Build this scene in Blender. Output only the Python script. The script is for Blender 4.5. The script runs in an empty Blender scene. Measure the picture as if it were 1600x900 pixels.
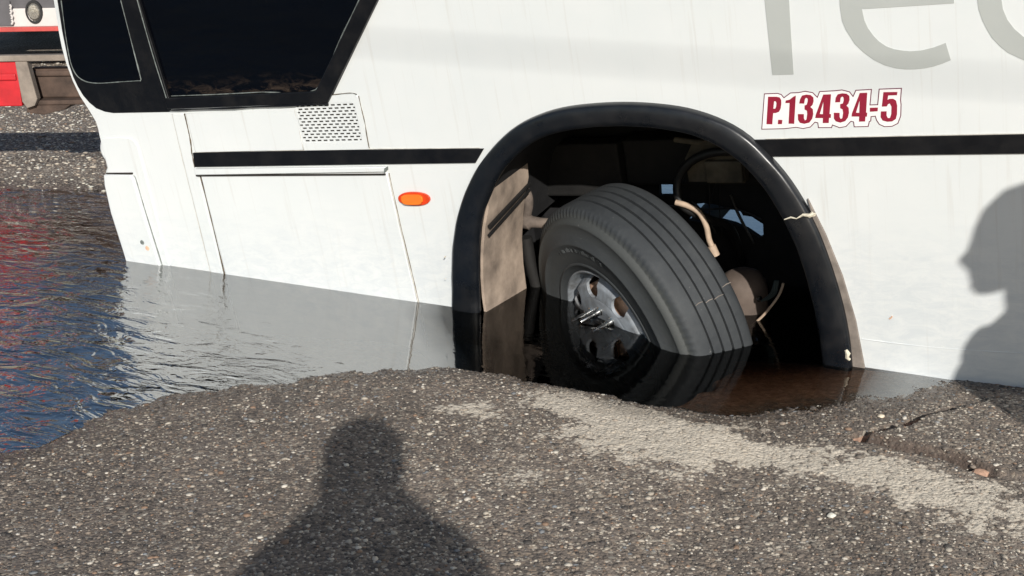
import bpy, bmesh, math, random
import numpy as np
from mathutils import Vector, Matrix
from mathutils.geometry import tessellate_polygon
random.seed(7); rng = np.random.default_rng(11)
S = bpy.context.scene
COL = S.collection
# ---------------------------------------------------------------- camera, world, sun, exposure
cam_d = bpy.data.cameras.new('camera'); cam = bpy.data.objects.new('camera', cam_d); COL.objects.link(cam)
CR = Vector((0.8852465, 0.4649075, -0.0141362)); CU = Vector((-0.1245083, 0.2661450, 0.9558580)); CF = Vector((-0.4481477, 0.8444098, -0.2934888))
m = Matrix((CR, CU, -CF)).transposed().to_4x4(); m.translation = (0, 0, 1.7); cam.matrix_world = m
cam_d.sensor_width = 36; cam_d.lens = 2000.0 / 1600 * 36; cam_d.clip_start = 0.02; cam_d.clip_end = 2000
S.camera = cam
SUN = Vector((0.51726, -0.74969, 0.41280)).normalized()      # towards the sun
w = bpy.data.worlds.new('World'); S.world = w; w.use_nodes = True
nt = w.node_tree; bg = nt.nodes['Background']; sky = nt.nodes.new('ShaderNodeTexSky'); sky.sky_type = 'NISHITA'
sky.sun_disc = False; sky.sun_elevation = math.asin(SUN.z); sky.sun_rotation = math.atan2(SUN.x, SUN.y)
sky.dust_density = 0.8; sky.air_density = 1.0; sky.ozone_density = 1.5
nt.links.new(sky.outputs[0], bg.inputs[0]); bg.inputs[1].default_value = 0.08
sl = bpy.data.lights.new('sun', 'SUN'); sl.energy = 4.4; sl.angle = math.radians(0.53); sl.color = (1, 0.955, 0.89)
so = bpy.data.objects.new('sun', sl); COL.objects.link(so); so.rotation_euler = SUN.to_track_quat('Z', 'Y').to_euler()
S.view_settings.view_transform = 'Standard'; S.view_settings.look = 'None'; S.view_settings.exposure = 0.09; S.view_settings.gamma = 1
S.render.engine = 'CYCLES'; S.cycles.use_denoising = True; S.cycles.max_bounces = 10; S.cycles.transparent_max_bounces = 12
S.cycles.sample_clamp_indirect = 4

# ---------------------------------------------------------------- helpers
def tag(o, label=None, cat=None, group=None, kind=None):
    if label: o['label'] = label
    if cat: o['category'] = cat
    if group: o['group'] = group
    if kind: o['kind'] = kind
    return o
def link(name, me, mat=None, parent=None, smooth=False, bevel=0):
    o = bpy.data.objects.new(name, me); COL.objects.link(o)
    if mat:
        me.materials.clear(); me.materials.append(mat)
    if parent: o.parent = parent
    if smooth:
        me.polygons.foreach_set('use_smooth', [True] * len(me.polygons))
        try: me.set_sharp_from_angle(angle=math.radians(smooth if smooth > 1 else 40))
        except Exception: pass
    if bevel:
        b = o.modifiers.new('b', 'BEVEL'); b.width = bevel; b.segments = 2; b.limit_method = 'ANGLE'; b.angle_limit = math.radians(50)
    return o
def mesh(name, vs, fs):
    me = bpy.data.meshes.new(name); me.from_pydata([tuple(v) for v in vs], [], fs); me.update(); return me
class MB:
    def __init__(s): s.v = []; s.f = []
    def add(s, vs, fs):
        n = len(s.v); s.v += [tuple(v) for v in vs]; s.f += [tuple(i + n for i in f) for f in fs]; return s
    def box(s, x0, x1, y0, y1, z0, z1):
        vs = [(x, y, z) for x in (x0, x1) for y in (y0, y1) for z in (z0, z1)]
        return s.add(vs, [(0, 1, 3, 2), (4, 6, 7, 5), (0, 4, 5, 1), (2, 3, 7, 6), (0, 2, 6, 4), (1, 5, 7, 3)])
    def prism(s, outer, y0, y1, holes=()):
        """flat outline in local x,z with thickness y0 (outside) .. y1 (inside)"""
        loops = [list(outer)] + [list(h) for h in holes]
        pts = [p for l in loops for p in l]; n = len(pts)
        tri = tessellate_polygon([[Vector((p[0], p[1], 0)) for p in l] for l in loops])
        fs = []
        for t in tri:
            a, b, c = [pts[i] for i in t]
            cr = (b[0]-a[0])*(c[1]-a[1]) - (b[1]-a[1])*(c[0]-a[0])
            t = tuple(t) if cr > 0 else tuple(reversed(t))
            fs.append(t); fs.append(tuple(i + n for i in reversed(t)))
        k = 0
        for li, l in enumerate(loops):
            ar = sum(l[i][0]*l[(i+1) % len(l)][1] - l[(i+1) % len(l)][0]*l[i][1] for i in range(len(l)))
            flip = (ar > 0) != (li > 0)
            for i in range(len(l)):
                a, b = k + i, k + (i + 1) % len(l)
                fs.append((b, a, a + n, b + n) if flip else (a, b, b + n, a + n))
            k += len(l)
        return s.add([(p[0], y0, p[1]) for p in pts] + [(p[0], y1, p[1]) for p in pts], fs)
    def tube(s, path, r, n=8, cap=True):
        path = [Vector(p) for p in path]; N = len(path); rs = r if hasattr(r, '__len__') else [r] * N
        t0 = (path[1] - path[0]).normalized(); up = Vector((0, 0, 1)) if abs(t0.z) < .9 else Vector((1, 0, 0))
        nx = t0.cross(up).normalized(); vs = []; fs = []
        for i, p in enumerate(path):
            t = (path[min(i + 1, N - 1)] - path[max(i - 1, 0)]).normalized()
            nx = (nx - t * nx.dot(t)).normalized(); ny = t.cross(nx)
            for k in range(n):
                a = 2 * math.pi * k / n; vs.append(p + (nx * math.cos(a) + ny * math.sin(a)) * rs[i])
        for i in range(N - 1):
            for k in range(n):
                k2 = (k + 1) % n; fs.append((i*n + k, i*n + k2, (i+1)*n + k2, (i+1)*n + k))
        if cap: fs.append(tuple(reversed(range(n)))); fs.append(tuple((N-1)*n + k for k in range(n)))
        return s.add(vs, fs)
    def lathe(s, prof, n=64, mod=None, closed=False):
        vs = []; fs = []; P = len(prof)
        for k in range(n):
            a = 2 * math.pi * k / n
            for i, (r, z) in enumerate(prof):
                if mod: r, z = mod(i, k, r, z)
                vs.append((r * math.cos(a), r * math.sin(a), z))
        for k in range(n):
            k2 = (k + 1) % n
            for i in range(P - 1 if not closed else P):
                j = (i + 1) % P; fs.append((k*P + i, k2*P + i, k2*P + j, k*P + j))
        return s.add(vs, fs)
    def make(s, name, mat, parent=None, smooth=False, bevel=0):
        return link(name, mesh(name, s.v, s.f), mat, parent, smooth, bevel)
def smooth_path(pts, k=6):
    pts = [Vector(p) for p in pts]; out = []
    for i in range(len(pts) - 1):
        p0 = pts[max(i-1, 0)]; p1 = pts[i]; p2 = pts[i+1]; p3 = pts[min(i+2, len(pts)-1)]
        for j in range(k):
            t = j / k
            out.append(0.5*((2*p1) + (-p0+p2)*t + (2*p0-5*p1+4*p2-p3)*t*t + (-p0+3*p1-3*p2+p3)*t**3))
    out.append(pts[-1]); return out

# ---------------------------------------------------------------- materials
class NT:
    def __init__(s, name):
        s.m = bpy.data.materials.new(name); s.m.use_nodes = True; s.t = s.m.node_tree; s.p = s.t.nodes['Principled BSDF']; s.out = s.t.nodes['Material Output']
    def n(s, typ, **kw):
        nd = s.t.nodes.new('ShaderNode' + typ)
        for k, v in kw.items():
            if hasattr(nd, k): setattr(nd, k, v)
            else: nd.inputs[k.replace('_', ' ')].default_value = v
        return nd
    def l(s, a, b): s.t.links.new(a, b)
    def coord(s, scale=(1, 1, 1), kind='Object'):
        c = s.n('TexCoord'); mp = s.n('Mapping'); mp.inputs['Scale'].default_value = scale; s.l(c.outputs[kind], mp.inputs[0]); return mp.outputs[0]
    def noise(s, vec, scale, detail=4, rough=.6, dist=0):
        nd = s.n('TexNoise'); nd.inputs['Scale'].default_value = scale; nd.inputs['Detail'].default_value = detail; nd.inputs['Roughness'].default_value = rough; nd.inputs['Distortion'].default_value = dist
        s.l(vec, nd.inputs['Vector']); return nd.outputs['Fac']
    def ramp(s, fac, stops):
        r = s.n('ValToRGB'); e = r.color_ramp.elements
        while len(e) < len(stops): e.new(.5)
        for el, (p, c) in zip(e, stops):
            el.position = p; el.color = (c, c, c, 1) if not hasattr(c, '__len__') else (*c, 1)
        s.l(fac, r.inputs[0]); return r.outputs[0]
    def mix(s, fac, a, b, typ='MIX'):
        x = s.n('Mix', data_type='RGBA', blend_type=typ)
        for sock, v in ((x.inputs[0], fac), (x.inputs[6], a), (x.inputs[7], b)):
            if hasattr(v, 'is_linked'): s.l(v, sock)
            elif hasattr(v, '__len__'): sock.default_value = (*v, 1)
            else: sock.default_value = v
        return x.outputs[2]
    def math(s, op, a, b=0.0):
        x = s.n('Math', operation=op)
        for sock, v in ((x.inputs[0], a), (x.inputs[1], b)):
            if hasattr(v, 'is_linked'): s.l(v, sock)
            else: sock.default_value = v
        return x.outputs[0]
    def bump(s, h, strength=.3, dist=.01):
        b = s.n('Bump'); b.inputs['Strength'].default_value = strength; b.inputs['Distance'].default_value = dist; s.l(h, b.inputs['Height']); s.l(b.outputs[0], s.p.inputs['Normal']); return b
    def setp(s, **kw):
        for k, v in kw.items():
            sock = s.p.inputs[k.replace('_', ' ')]
            if hasattr(v, 'is_linked'): s.l(v, sock)
            elif hasattr(v, '__len__'): sock.default_value = (*v, 1)
            else: sock.default_value = v
        return s.m
def simple(name, col, rough=.5, metal=0, var=.25, scale=12, bump=0.0, spec=.5, bscale=60):
    t = NT(name); v = t.coord(); f = t.noise(v, scale, 5)
    c2 = tuple(c * (1 - var) for c in col); c1 = tuple(min(1, c * (1 + var)) for c in col)
    t.setp(Base_Color=t.ramp(f, [(.3, c2), (.7, c1)]), Roughness=rough, Metallic=metal)
    t.p.inputs['Specular IOR Level'].default_value = spec
    if bump: t.bump(t.noise(v, bscale, 4), bump, .004)
    return t.m

def paint_white():
    t = NT('white_paint'); v = t.coord()
    # faint vertical rain streaks, dust and painted ripple light near the bottom, small specks
    st = t.noise(t.coord((22, 22, .8)), 1.6, 6, .65); st = t.ramp(st, [(.56, 0), (.80, 1)])
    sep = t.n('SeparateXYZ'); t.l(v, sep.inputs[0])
    big = t.noise(v, 2.2, 5, .6)
    c = t.mix(t.ramp(big, [(.35, 0), (.7, 1)]), (.715, .735, .725), (.67, .70, .695))
    c = t.mix(t.math('MULTIPLY', st, .5), c, (.50, .47, .42))
    # dried mud on the lower skirt, wavy mottle painted in for rippled water light
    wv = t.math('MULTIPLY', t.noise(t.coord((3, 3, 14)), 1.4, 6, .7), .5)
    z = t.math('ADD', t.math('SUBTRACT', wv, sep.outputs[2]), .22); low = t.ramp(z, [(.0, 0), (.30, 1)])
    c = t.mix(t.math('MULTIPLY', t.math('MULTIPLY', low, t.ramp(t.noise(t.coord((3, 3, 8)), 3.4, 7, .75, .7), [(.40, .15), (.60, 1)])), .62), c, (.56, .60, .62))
    sp = t.ramp(t.noise(v, 95, 2, .5), [(.78, 0), (.82, 1)]); c = t.mix(t.math('MULTIPLY', sp, .4), c, (.3, .22, .16))
    rg = t.ramp(t.noise(v, 5, 5), [(.3, .28), (.7, .5)])
    t.setp(Base_Color=c, Roughness=rg)
    t.p.inputs['Coat Weight'].default_value = .25; t.p.inputs['Coat Roughness'].default_value = .12
    t.bump(t.noise(v, 2.5, 2), .12, .012)
    return t.m
M = {}
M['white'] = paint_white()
def black_paint(name, r0, r1, col, dust):
    t = NT(name); v = t.coord()
    d = t.ramp(t.noise(v, 9, 7, .7), [(.45, 0), (.8, 1)])
    sc = t.ramp(t.noise(t.coord((14, 14, 3)), 9, 4, .8), [(.66, 0), (.72, 1)])
    c = t.mix(t.math('MULTIPLY', d, dust), col, (.16, .14, .12)); c = t.mix(t.math('MULTIPLY', sc, dust * .8), c, (.22, .21, .2))
    t.setp(Base_Color=c, Roughness=t.ramp(t.noise(v, 11, 5), [(.3, r0), (.7, r1)])); t.p.inputs['Specular IOR Level'].default_value = .3; t.bump(t.noise(v, 14, 4), .15, .006)
    return t.m
M['black'] = black_paint('black_paint', .3, .5, (.004, .0045, .006), .07)
M['fender'] = black_paint('fender_black', .22, .42, (.005, .0065, .009), .07)
M['fender'].node_tree.nodes['Principled BSDF'].inputs['Specular IOR Level'].default_value = .6
M['stripe'] = black_paint('stripe_black', .35, .55, (.004, .0045, .006), .06)
M['glass'] = simple('dark_glass', (.0015, .002, .0035), .06, 0, .5, 4, spec=.2)
def glass_with_reflection():
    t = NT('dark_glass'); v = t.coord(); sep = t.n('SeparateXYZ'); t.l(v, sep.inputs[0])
    edge = t.ramp(t.math('SUBTRACT', sep.outputs[2], .98), [(.0, 1), (.045, .35), (.10, 0)]); n_ = t.ramp(t.noise(t.coord((2, 2, 6)), 5, 6, .7, .8), [(.48, 0), (.66, 1)])  # faint brown reflection painted as a smear along the pane bottom
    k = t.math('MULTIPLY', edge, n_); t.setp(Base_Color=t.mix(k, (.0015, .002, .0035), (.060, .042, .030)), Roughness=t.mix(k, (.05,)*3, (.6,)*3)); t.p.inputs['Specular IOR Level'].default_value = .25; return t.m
M['glass'] = glass_with_reflection()
M['seal'] = simple('grey_sealant', (.16, .18, .17), .6, 0, .5, 40)
M['seam'] = simple('dirty_seam', (.10, .075, .05), .8, 0, .7, 30)
M['seamlight'] = simple('pale_seam', (.55, .53, .48), .5, 0, .25, 20)
M['groove'] = simple('dark_gap', (.02, .016, .012), .9, 0, .5, 30)
M['primer'] = simple('grey_primer', (.21, .18, .155), .85, 0, .3, 18, .2)
M['filler'] = simple('chipped_filler', (.62, .57, .45), .8, 0, .3, 60, .5)
M['well'] = simple('wheel_well_black', (.008, .008, .009), .8, 0, .5, 14, .2)
M['chassis'] = simple('chassis_dirt', (.007, .0065, .006), .75, 0, .6, 9, .3)
M['mud_panel'] = simple('dusty_panel', (.36, .285, .225), .9, 0, .5, 6, .3)
M['clay'] = simple('dusty_metal', (.15, .12, .10), .85, 0, .35, 12, .3)
M['bracket'] = simple('rusty_bracket', (.10, .085, .06), .85, 0, .5, 10, .3)
M['hose'] = simple('black_hose', (.012, .012, .012), .5)
M['hose_tan'] = simple('tan_hose', (.50, .38, .28), .6, 0, .2, 20)
M['airbag'] = simple('dusty_rubber', (.115, .088, .072), .8, 0, .25, 9, .2)
M['steel'] = simple('bright_steel', (.62, .62, .6), .22, 1, .1)
M['drum'] = simple('rust_dust_drum', (.70, .45, .31), .9, 0, .3, 30, .3)
M['letter'] = simple('grey_lettering', (.42, .44, .42), .5, 0, .04, 3)
M['red_print'] = simple('maroon_print', (.27, .012, .035), .45, 0, .08, 10)
M['white_print'] = simple('white_print', (.84, .82, .80), .45, 0, .03, 10)
M['maroon_line'] = simple('maroon_outline', (.13, .02, .05), .5, 0, .1, 10)
def amber():
    t = NT('amber_lens'); v = t.coord((1, 1, 1)); wv = t.n('TexWave'); wv.inputs['Scale'].default_value = 60; t.l(v, wv.inputs[0])
    t.setp(Base_Color=t.mix(wv.outputs['Fac'], (.85, .13, .01), (1, .30, .03)), Roughness=.25); t.p.inputs['Coat Weight'].default_value = .6
    t.bump(wv.outputs['Fac'], .5, .004); return t.m
M['amber'] = amber(); M['amber_dark'] = simple('amber_rim', (.62, .05, .01), .3)
def wheel_paint():
    t = NT('wheel_steel'); v = t.coord(); d = t.ramp(t.noise(v, 9, 6, .7, .6), [(.38, 0), (.68, 1)])
    t.setp(Base_Color=t.mix(d, (.34, .375, .41), (.13, .125, .12)), Metallic=.2, Roughness=t.ramp(t.noise(v, 14, 4), [(.3, .28), (.7, .55)]))
    t.bump(t.noise(v, 30, 4), .15, .004); return t.m
M['rim'] = wheel_paint()
def tyre():
    t = NT('tyre_rubber'); v = t.coord(); sep = t.n('SeparateXYZ'); t.l(v, sep.inputs[0])
    r = t.math('SQRT', t.math('ADD', t.math('MULTIPLY', sep.outputs[0], sep.outputs[0]), t.math('MULTIPLY', sep.outputs[1], sep.outputs[1])))
    side = t.ramp(r, [(.30, 0), (.38, .55), (.46, .25), (.53, 1), (.545, 1), (.56, 0)])
    d = t.ramp(t.noise(v, 7, 7, .7, .4), [(.3, 0), (.7, 1)])
    c = t.mix(d, (.028, .032, .036), (.047, .052, .055))
    c = t.mix(t.math('MULTIPLY', side, .75), c, (.062, .066, .062))
    sp = t.ramp(t.noise(v, 60, 3, .6), [(.70, 0), (.75, 1)]); c = t.mix(t.math('MULTIPLY', sp, .35), c, (.28, .27, .25))
    t.setp(Base_Color=c, Roughness=.72); t.bump(t.noise(v, 55, 5, .7), .35, .004); return t.m
M['tyre'] = tyre()

# ---------------------------------------------------------------- ground sheet
def lat_noise(x, y, seed):
    xi = np.floor(x).astype(np.int64); yi = np.floor(y).astype(np.int64); fx = x - xi; fy = y - yi
    def h(a, b):
        n = (a * 374761393 + b * 668265263 + seed * 1442695041) & 0xffffffff; n = ((n ^ (n >> 13)) * 1274126177) & 0xffffffff; return ((n ^ (n >> 16)) & 0xffff) / 65535.
    u = fx*fx*(3-2*fx); v = fy*fy*(3-2*fy)
    return (h(xi, yi)*(1-u) + h(xi+1, yi)*u)*(1-v) + (h(xi, yi+1)*(1-u) + h(xi+1, yi+1)*u)*v
def fbm(x, y, sc, octv=4, seed=1):
    o = 0; a = .5; t = 0
    for k in range(octv): o = o + a*lat_noise(x*sc+17*k, y*sc-9*k, seed+k); t += a; a *= .55; sc *= 2.03
    return o / t - .5
def poly_sd(x, y, P, closed=True):
    """signed distance: positive outside"""
    P = np.array(P, float); n = len(P); best = np.full(x.shape, 1e9); inside = np.zeros(x.shape, bool)
    for i in range(n if closed else n - 1):
        a = P[i]; b = P[(i+1) % n]; d = b - a; t = np.clip(((x-a[0])*d[0] + (y-a[1])*d[1]) / (d@d), 0, 1)
        best = np.minimum(best, (x-a[0]-t*d[0])**2 + (y-a[1]-t*d[1])**2)
        if closed:
            c = ((a[1] > y) != (b[1] > y)); inside ^= c & (x < (b[0]-a[0])*(y-a[1])/(b[1]-a[1]+1e-12) + a[0])
    best = np.sqrt(best); return np.where(inside, -best, best) if closed else best
SHORE = [(-4.2,.6),(-3.6,1.5),(-3.35,2.189),(-3.235,2.566),(-3.171,2.721),(-3.177,2.927),(-3.14,3.04),(-3.06,3.25),(-2.99,3.30),(-2.93,3.42),(-2.827,3.45),(-2.743,3.60),(-2.461,3.80),(-2.305,3.873),(-2.18,3.895),(-2.067,3.884),(-1.909,3.881),(-1.801,3.871),(-1.694,3.881),(-1.61,3.856),(-1.454,3.853),(-1.316,3.857),(-1.191,3.887),(-1.091,3.997),(-.942,4.1),(-.875,4.184),(-.789,4.29),(-.701,4.4),(-.633,4.514),(-.6,4.6),(-.1,5.2),(.6,6.2),(.9,7.6),(.3,9.6),(-1.5,10.2),(-3.2,8.2),(-4.2,6.9),(-5.287,5.827),(-5.804,5.634),(-6.442,5.388),(-7.045,4.943),(-8.2,4.3),(-9,2.5),(-7,.3)]
SAND = [(-1.90,3.638),(-1.78,3.79),(-1.606,3.82),(-1.379,3.83),(-1.153,3.80),(-.932,3.732),(-.773,3.743),(-.56,3.742),(-.271,3.627),(.6,3.35),(.8,2.9),(.001,3.258),(-.259,3.422),(-.413,3.413),(-.618,3.39),(-.832,3.509),(-.963,3.421),(-1.175,3.342),(-1.347,3.359),(-1.521,3.364),(-1.717,3.351),(-1.73,3.517)]
SAND2 = [([(-2.163,3.456),(-2.036,3.543),(-1.84,3.51),(-1.921,3.425),(-2.089,3.417)],1),([(-1.713,2.969),(-1.662,3.114),(-1.558,3.165),(-1.542,3.006),(-1.642,2.956)],.6),([(-2.25,2.357),(-2.223,2.431),(-2.143,2.47),(-2.163,2.36)],.5),([(-.863,2.98),(-.802,3.129),(-.706,3.097),(-.813,2.929)],.5),([(-.737,3.939),(-.581,4.194),(-.45,4.136),(-.589,3.898)],.35)]
SLAB = [(-.591,4.207),(-.65,4.13),(-.682,4.031),(-.743,3.978),(-.792,3.875),(-.675,3.849),(-.576,3.843),(-.475,3.814),(-.383,3.759),(-.2,3.75),(.8,3.75),(.8,5.0),(-.3,4.6)]
CRACK = [(-.56,4.25),(-.591,4.207),(-.63,4.15),(-.65,4.12),(-.682,4.031),(-.743,3.978),(-.802,3.875)]
CRACK2 = [(-.802,3.875),(-.675,3.849),(-.576,3.843),(-.475,3.814),(-.383,3.759)]
def sstep(a, b, x): t = np.clip((x-a)/(b-a), 0, 1); return t*t*(3-2*t)
def ground_fields(X, Y):
    sd = poly_sd(X + .10*fbm(X, Y, 9, 3, 5), Y + .07*fbm(X, Y, 11, 3, 8), SHORE)
    far = sstep(2.0, 6, np.hypot(X+2, Y-3.6))
    lip = sstep(-2.9, -2.2, X)*(1-sstep(-1.25, -1.0, X))
    land = .0015 + .0025*sstep(-2.9, -2.3, X) + (.007+.021*lip)*(1-np.exp(-np.maximum(sd, 0)/(.06+.12*(1-lip)))) + .012*np.maximum(sd, 0)*np.exp(-np.maximum(sd, 0)/8) + .03*fbm(X, Y, 1.3, 3, 3)*sstep(.15, 1, sd)
    shelf = sstep(-1.62, -1.40, X+.18*fbm(X, Y, 5, 3, 91))*(1-sstep(4.55, 4.9, Y)); k = (.30 + 1.9*lip)*(1-shelf) + .035*shelf
    dep = -.55*(1-np.exp(-np.maximum(-sd, 0)*k/.55)) - .45*np.exp(-(((X+2.0)/.75)**2+((Y-4.75)/.55)**2)**2)*(sd < 0)*(1-shelf*.9)
    z = np.where(sd > 0, land, dep*np.where(sd > -.02, 1, 1))
    slab = poly_sd(X+.02*fbm(X, Y, 30, 3, 12), Y+.02*fbm(X, Y, 30, 3, 13), SLAB)
    z = z + .018*(1-sstep(-.02, .008, slab))*(sd > -.02)
    cd = poly_sd(X+.03*fbm(X, Y, 22, 3, 21), Y+.03*fbm(X, Y, 22, 3, 22), CRACK, False); cw = .017+.013*lat_noise(X*14, Y*14, 4)
    z = z - .07*(1-sstep(cw*.6, cw*1.2, cd))
    cd2 = poly_sd(X+.03*fbm(X, Y, 22, 3, 31), Y+.03*fbm(X, Y, 22, 3, 32), CRACK2, False)
    z = z - .020*(1-sstep(.006, .030, cd2))
    near = 1-far
    z = z + near*(.0050*fbm(X, Y, 38, 3, 41) + .0032*fbm(X, Y, 85, 2, 43))
    sand = -poly_sd(X+.24*fbm(X, Y, 6, 5, 51), Y+.24*fbm(X, Y, 6, 5, 53), SAND) + .10*fbm(X, Y, 30, 3, 61) + .30*fbm(X, Y, 11, 4, 63)
    s = sstep(-.07, .11, sand)
    for P, a in SAND2:
        q = -poly_sd(X+.14*fbm(X, Y, 9, 4, 71), Y+.14*fbm(X, Y, 9, 4, 73), P) + .06*fbm(X, Y, 30, 3, 75); s = np.maximum(s, a*sstep(-.06, .09, q))
    s = np.maximum(s, .35*sstep(.16, .34, fbm(X, Y, 3.2, 5, 77))*(1-sstep(0, .2, -sd)))
    fr = (1-sstep(.01, .048, cd2))*.9 + (1-sstep(.0, .02, cd))*.9
    s = s*(1-np.clip(fr, 0, 1)); s = np.maximum(s, .55*sstep(4.6, 5.2, Y-.2*X-1.0+.0*X)*(X < -3.9)*(.6+.8*fbm(X, Y, 4, 3, 95)))
    wet = (1-sstep(.0, .22, sd + .12*fbm(X, Y, 6, 3, 81)))
    return sd, z, s, wet, np.clip(fr, 0, 1)
def axis(a, b, st, fine=None, lim=400):
    xs = []; x = a
    while x < b:
        xs.append(x); x += fine[2] if fine and fine[0] <= x < fine[1] else st
    xs.append(b); r = []; d = st*1.3; x = b
    while x < lim: x += d; d *= 1.10; r.append(x)
    l = []; d = st*1.3; x = a
    while x > -lim: x -= d; d *= (1.10 if x < -9.5 or a > -3 else 1.03); l.append(x)
    return np.array(l[::-1] + xs + r)
gx = axis(-4.0, .25, .0095, (-.95, -.2, .006)); gy = axis(1.75, 4.75, .0085, (3.65, 4.3, .006))
X, Y = np.meshgrid(gx, gy); sd, Z, sand, wet, frac = ground_fields(X, Y)
ny, nx = X.shape
me = bpy.data.meshes.new('ground'); me.vertices.add(nx*ny); me.vertices.foreach_set('co', np.stack([X, Y, Z], -1).astype(np.float32).ravel())
idx = np.arange(nx*ny).reshape(ny, nx); q = np.stack([idx[:-1, :-1], idx[:-1, 1:], idx[1:, 1:], idx[1:, :-1]], -1).reshape(-1)
nf = (nx-1)*(ny-1); me.loops.add(nf*4); me.loops.foreach_set('vertex_index', q.astype(np.int32)); me.polygons.add(nf); me.polygons.foreach_set('loop_start', np.arange(0, nf*4, 4, dtype=np.int32))
me.update(calc_edges=True); me.polygons.foreach_set('use_smooth', np.ones(nf, bool))
for nm, arr in (('sand', sand), ('wet', wet), ('frac', frac)):
    at_ = me.attributes.new(nm, 'FLOAT', 'POINT'); at_.data.foreach_set('value', arr.astype(np.float32).ravel())
def asphalt():
    t = NT('asphalt'); v = t.coord()
    def att(n): a = t.n('Attribute'); a.attribute_name = n; return a.outputs['Fac']
    big = t.noise(v, 2.2, 5, .6); fine = t.noise(v, 130, 3, .6)
    vor = t.n('TexVoronoi'); vor.inputs['Scale'].default_value = 95; t.l(v, vor.inputs['Vector'])
    vor2 = t.n('TexVoronoi'); vor2.inputs['Scale'].default_value = 46; t.l(v, vor2.inputs['Vector'])
    sepc = t.n('SeparateColor'); t.l(vor.outputs['Color'], sepc.inputs[0])
    base = t.mix(t.ramp(big, [(.3, 0), (.7, 1)]), (.130, .106, .088), (.20, .165, .137))
    stone = t.ramp(sepc.outputs[0], [(0, (.075, .063, .055)), (.4, (.16, .132, .112)), (.66, (.25, .205, .165)), (.82, (.33, .25, .18)), (.92, (.46, .41, .33)), (1, (.58, .53, .44))])
    c = t.mix(.62, base, stone)
    damp = t.ramp(t.noise(v, 1.1, 5, .6), [(.38, .66), (.62, 1.12)]); c = t.mix(1.0, c, damp, 'MULTIPLY')
    sandc = t.ramp(fine, [(.3, (.42, .37, .30)), (.7, (.66, .59, .49))])
    smask = t.ramp(t.math('ADD', t.math('SUBTRACT', t.math('MULTIPLY', att('sand'), 1.7), .35), t.math('SUBTRACT', 1.0, t.math('MULTIPLY', vor2.outputs['Distance'], 1.9))), [(.45, 0), (.85, 1)])
    smask = t.math('MULTIPLY', smask, t.ramp(att('sand'), [(.03, 0), (.25, 1)]))
    c = t.mix(smask, c, sandc)
    c = t.mix(att('frac'), c, t.ramp(fine, [(.3, (.055, .040, .032)), (.7, (.12, .085, .065))]))
    # water-soaked rim and silt under water
    c = t.mix(t.math('MULTIPLY', att('wet'), .50), c, (.060, .042, .032))
    gg = t.n('NewGeometry'); sg = t.n('SeparateXYZ'); t.l(gg.outputs['Position'], sg.inputs[0])
    c = t.mix(t.math('MULTIPLY', t.ramp(t.math('MULTIPLY', sg.outputs[2], -20.0), [(.01, 0), (.10, 1)]), .8), c, t.ramp(t.noise(v, 40, 5), [(.3, (.26, .155, .105)), (.7, (.50, .31, .22))]))
    t.setp(Base_Color=c, Roughness=t.mix(att('wet'), (.85,)*3, (.26,)*3))
    h = t.math('ADD', t.math('MULTIPLY', vor.outputs['Distance'], -.8), t.math('ADD', t.math('MULTIPLY', fine, .5), t.math('MULTIPLY', vor2.outputs['Distance'], -.6)))
    t.bump(h, .55, .009); return t.m
M['asphalt'] = asphalt()
g = link('ground', me, M['asphalt']); me.materials.clear(); me.materials.append(M['asphalt']); tag(g, kind='structure')

# ---------------------------------------------------------------- aggregate stones set in the asphalt
ico = bmesh.new(); bmesh.ops.create_icosphere(ico, subdivisions=1, radius=1); ico.verts.ensure_lookup_table()
IV = np.array([v.co[:] for v in ico.verts]); IF = np.array([[v.index for v in f.verts] for f in ico.faces]); ico.free()
def stones(name, xs, ys, zs, r, mat, pal):
    n = len(xs); a = rng.uniform(0, 6.283, n); ca, sa = np.cos(a), np.sin(a)
    el = rng.uniform(.5, 1.0, n); zz = rng.uniform(.20, .42, n)
    V = np.repeat(IV[None], n, 0)*(1+rng.uniform(-.22, .22, (n, len(IV), 1))); V = V*r[:, None, None]*np.stack([np.ones(n), el, zz], -1)[:, None, :]
    x = V[..., 0]*ca[:, None]-V[..., 1]*sa[:, None]; y = V[..., 0]*sa[:, None]+V[..., 1]*ca[:, None]
    P = np.stack([x+xs[:, None], y+ys[:, None], V[..., 2]+zs[:, None]], -1).astype(np.float32)
    F = (IF[None]+(np.arange(n)*len(IV))[:, None, None]).reshape(-1).astype(np.int32)
    me = bpy.data.meshes.new(name); me.vertices.add(n*len(IV)); me.vertices.foreach_set('co', P.ravel()); nf = n*len(IF)
    me.loops.add(nf*3); me.loops.foreach_set('vertex_index', F); me.polygons.add(nf); me.polygons.foreach_set('loop_start', np.arange(0, nf*3, 3, dtype=np.int32))
    me.update(calc_edges=True); me.polygons.foreach_set('use_smooth', np.ones(nf, bool))
    c = np.repeat(np.concatenate([pal, np.ones((n, 1))], 1), len(IV), 0).astype(np.float32)
    ca_ = me.attributes.new('tint', 'FLOAT_COLOR', 'POINT'); ca_.data.foreach_set('color', c.ravel())
    return link(name, me, mat)
def palette(n, light):
    base = np.array([(.06,.052,.047),(.11,.09,.075),(.17,.14,.115),(.26,.21,.165),(.25,.16,.105),(.42,.37,.30),(.60,.55,.47),(.20,.21,.22)])
    p = np.array([.20,.26,.24,.13,.06,.035,.015,.045]); p[5:7] += light; p /= p.sum()
    return base[rng.choice(8, n, p=p)]*rng.uniform(.8, 1.15, (n, 1))
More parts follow.
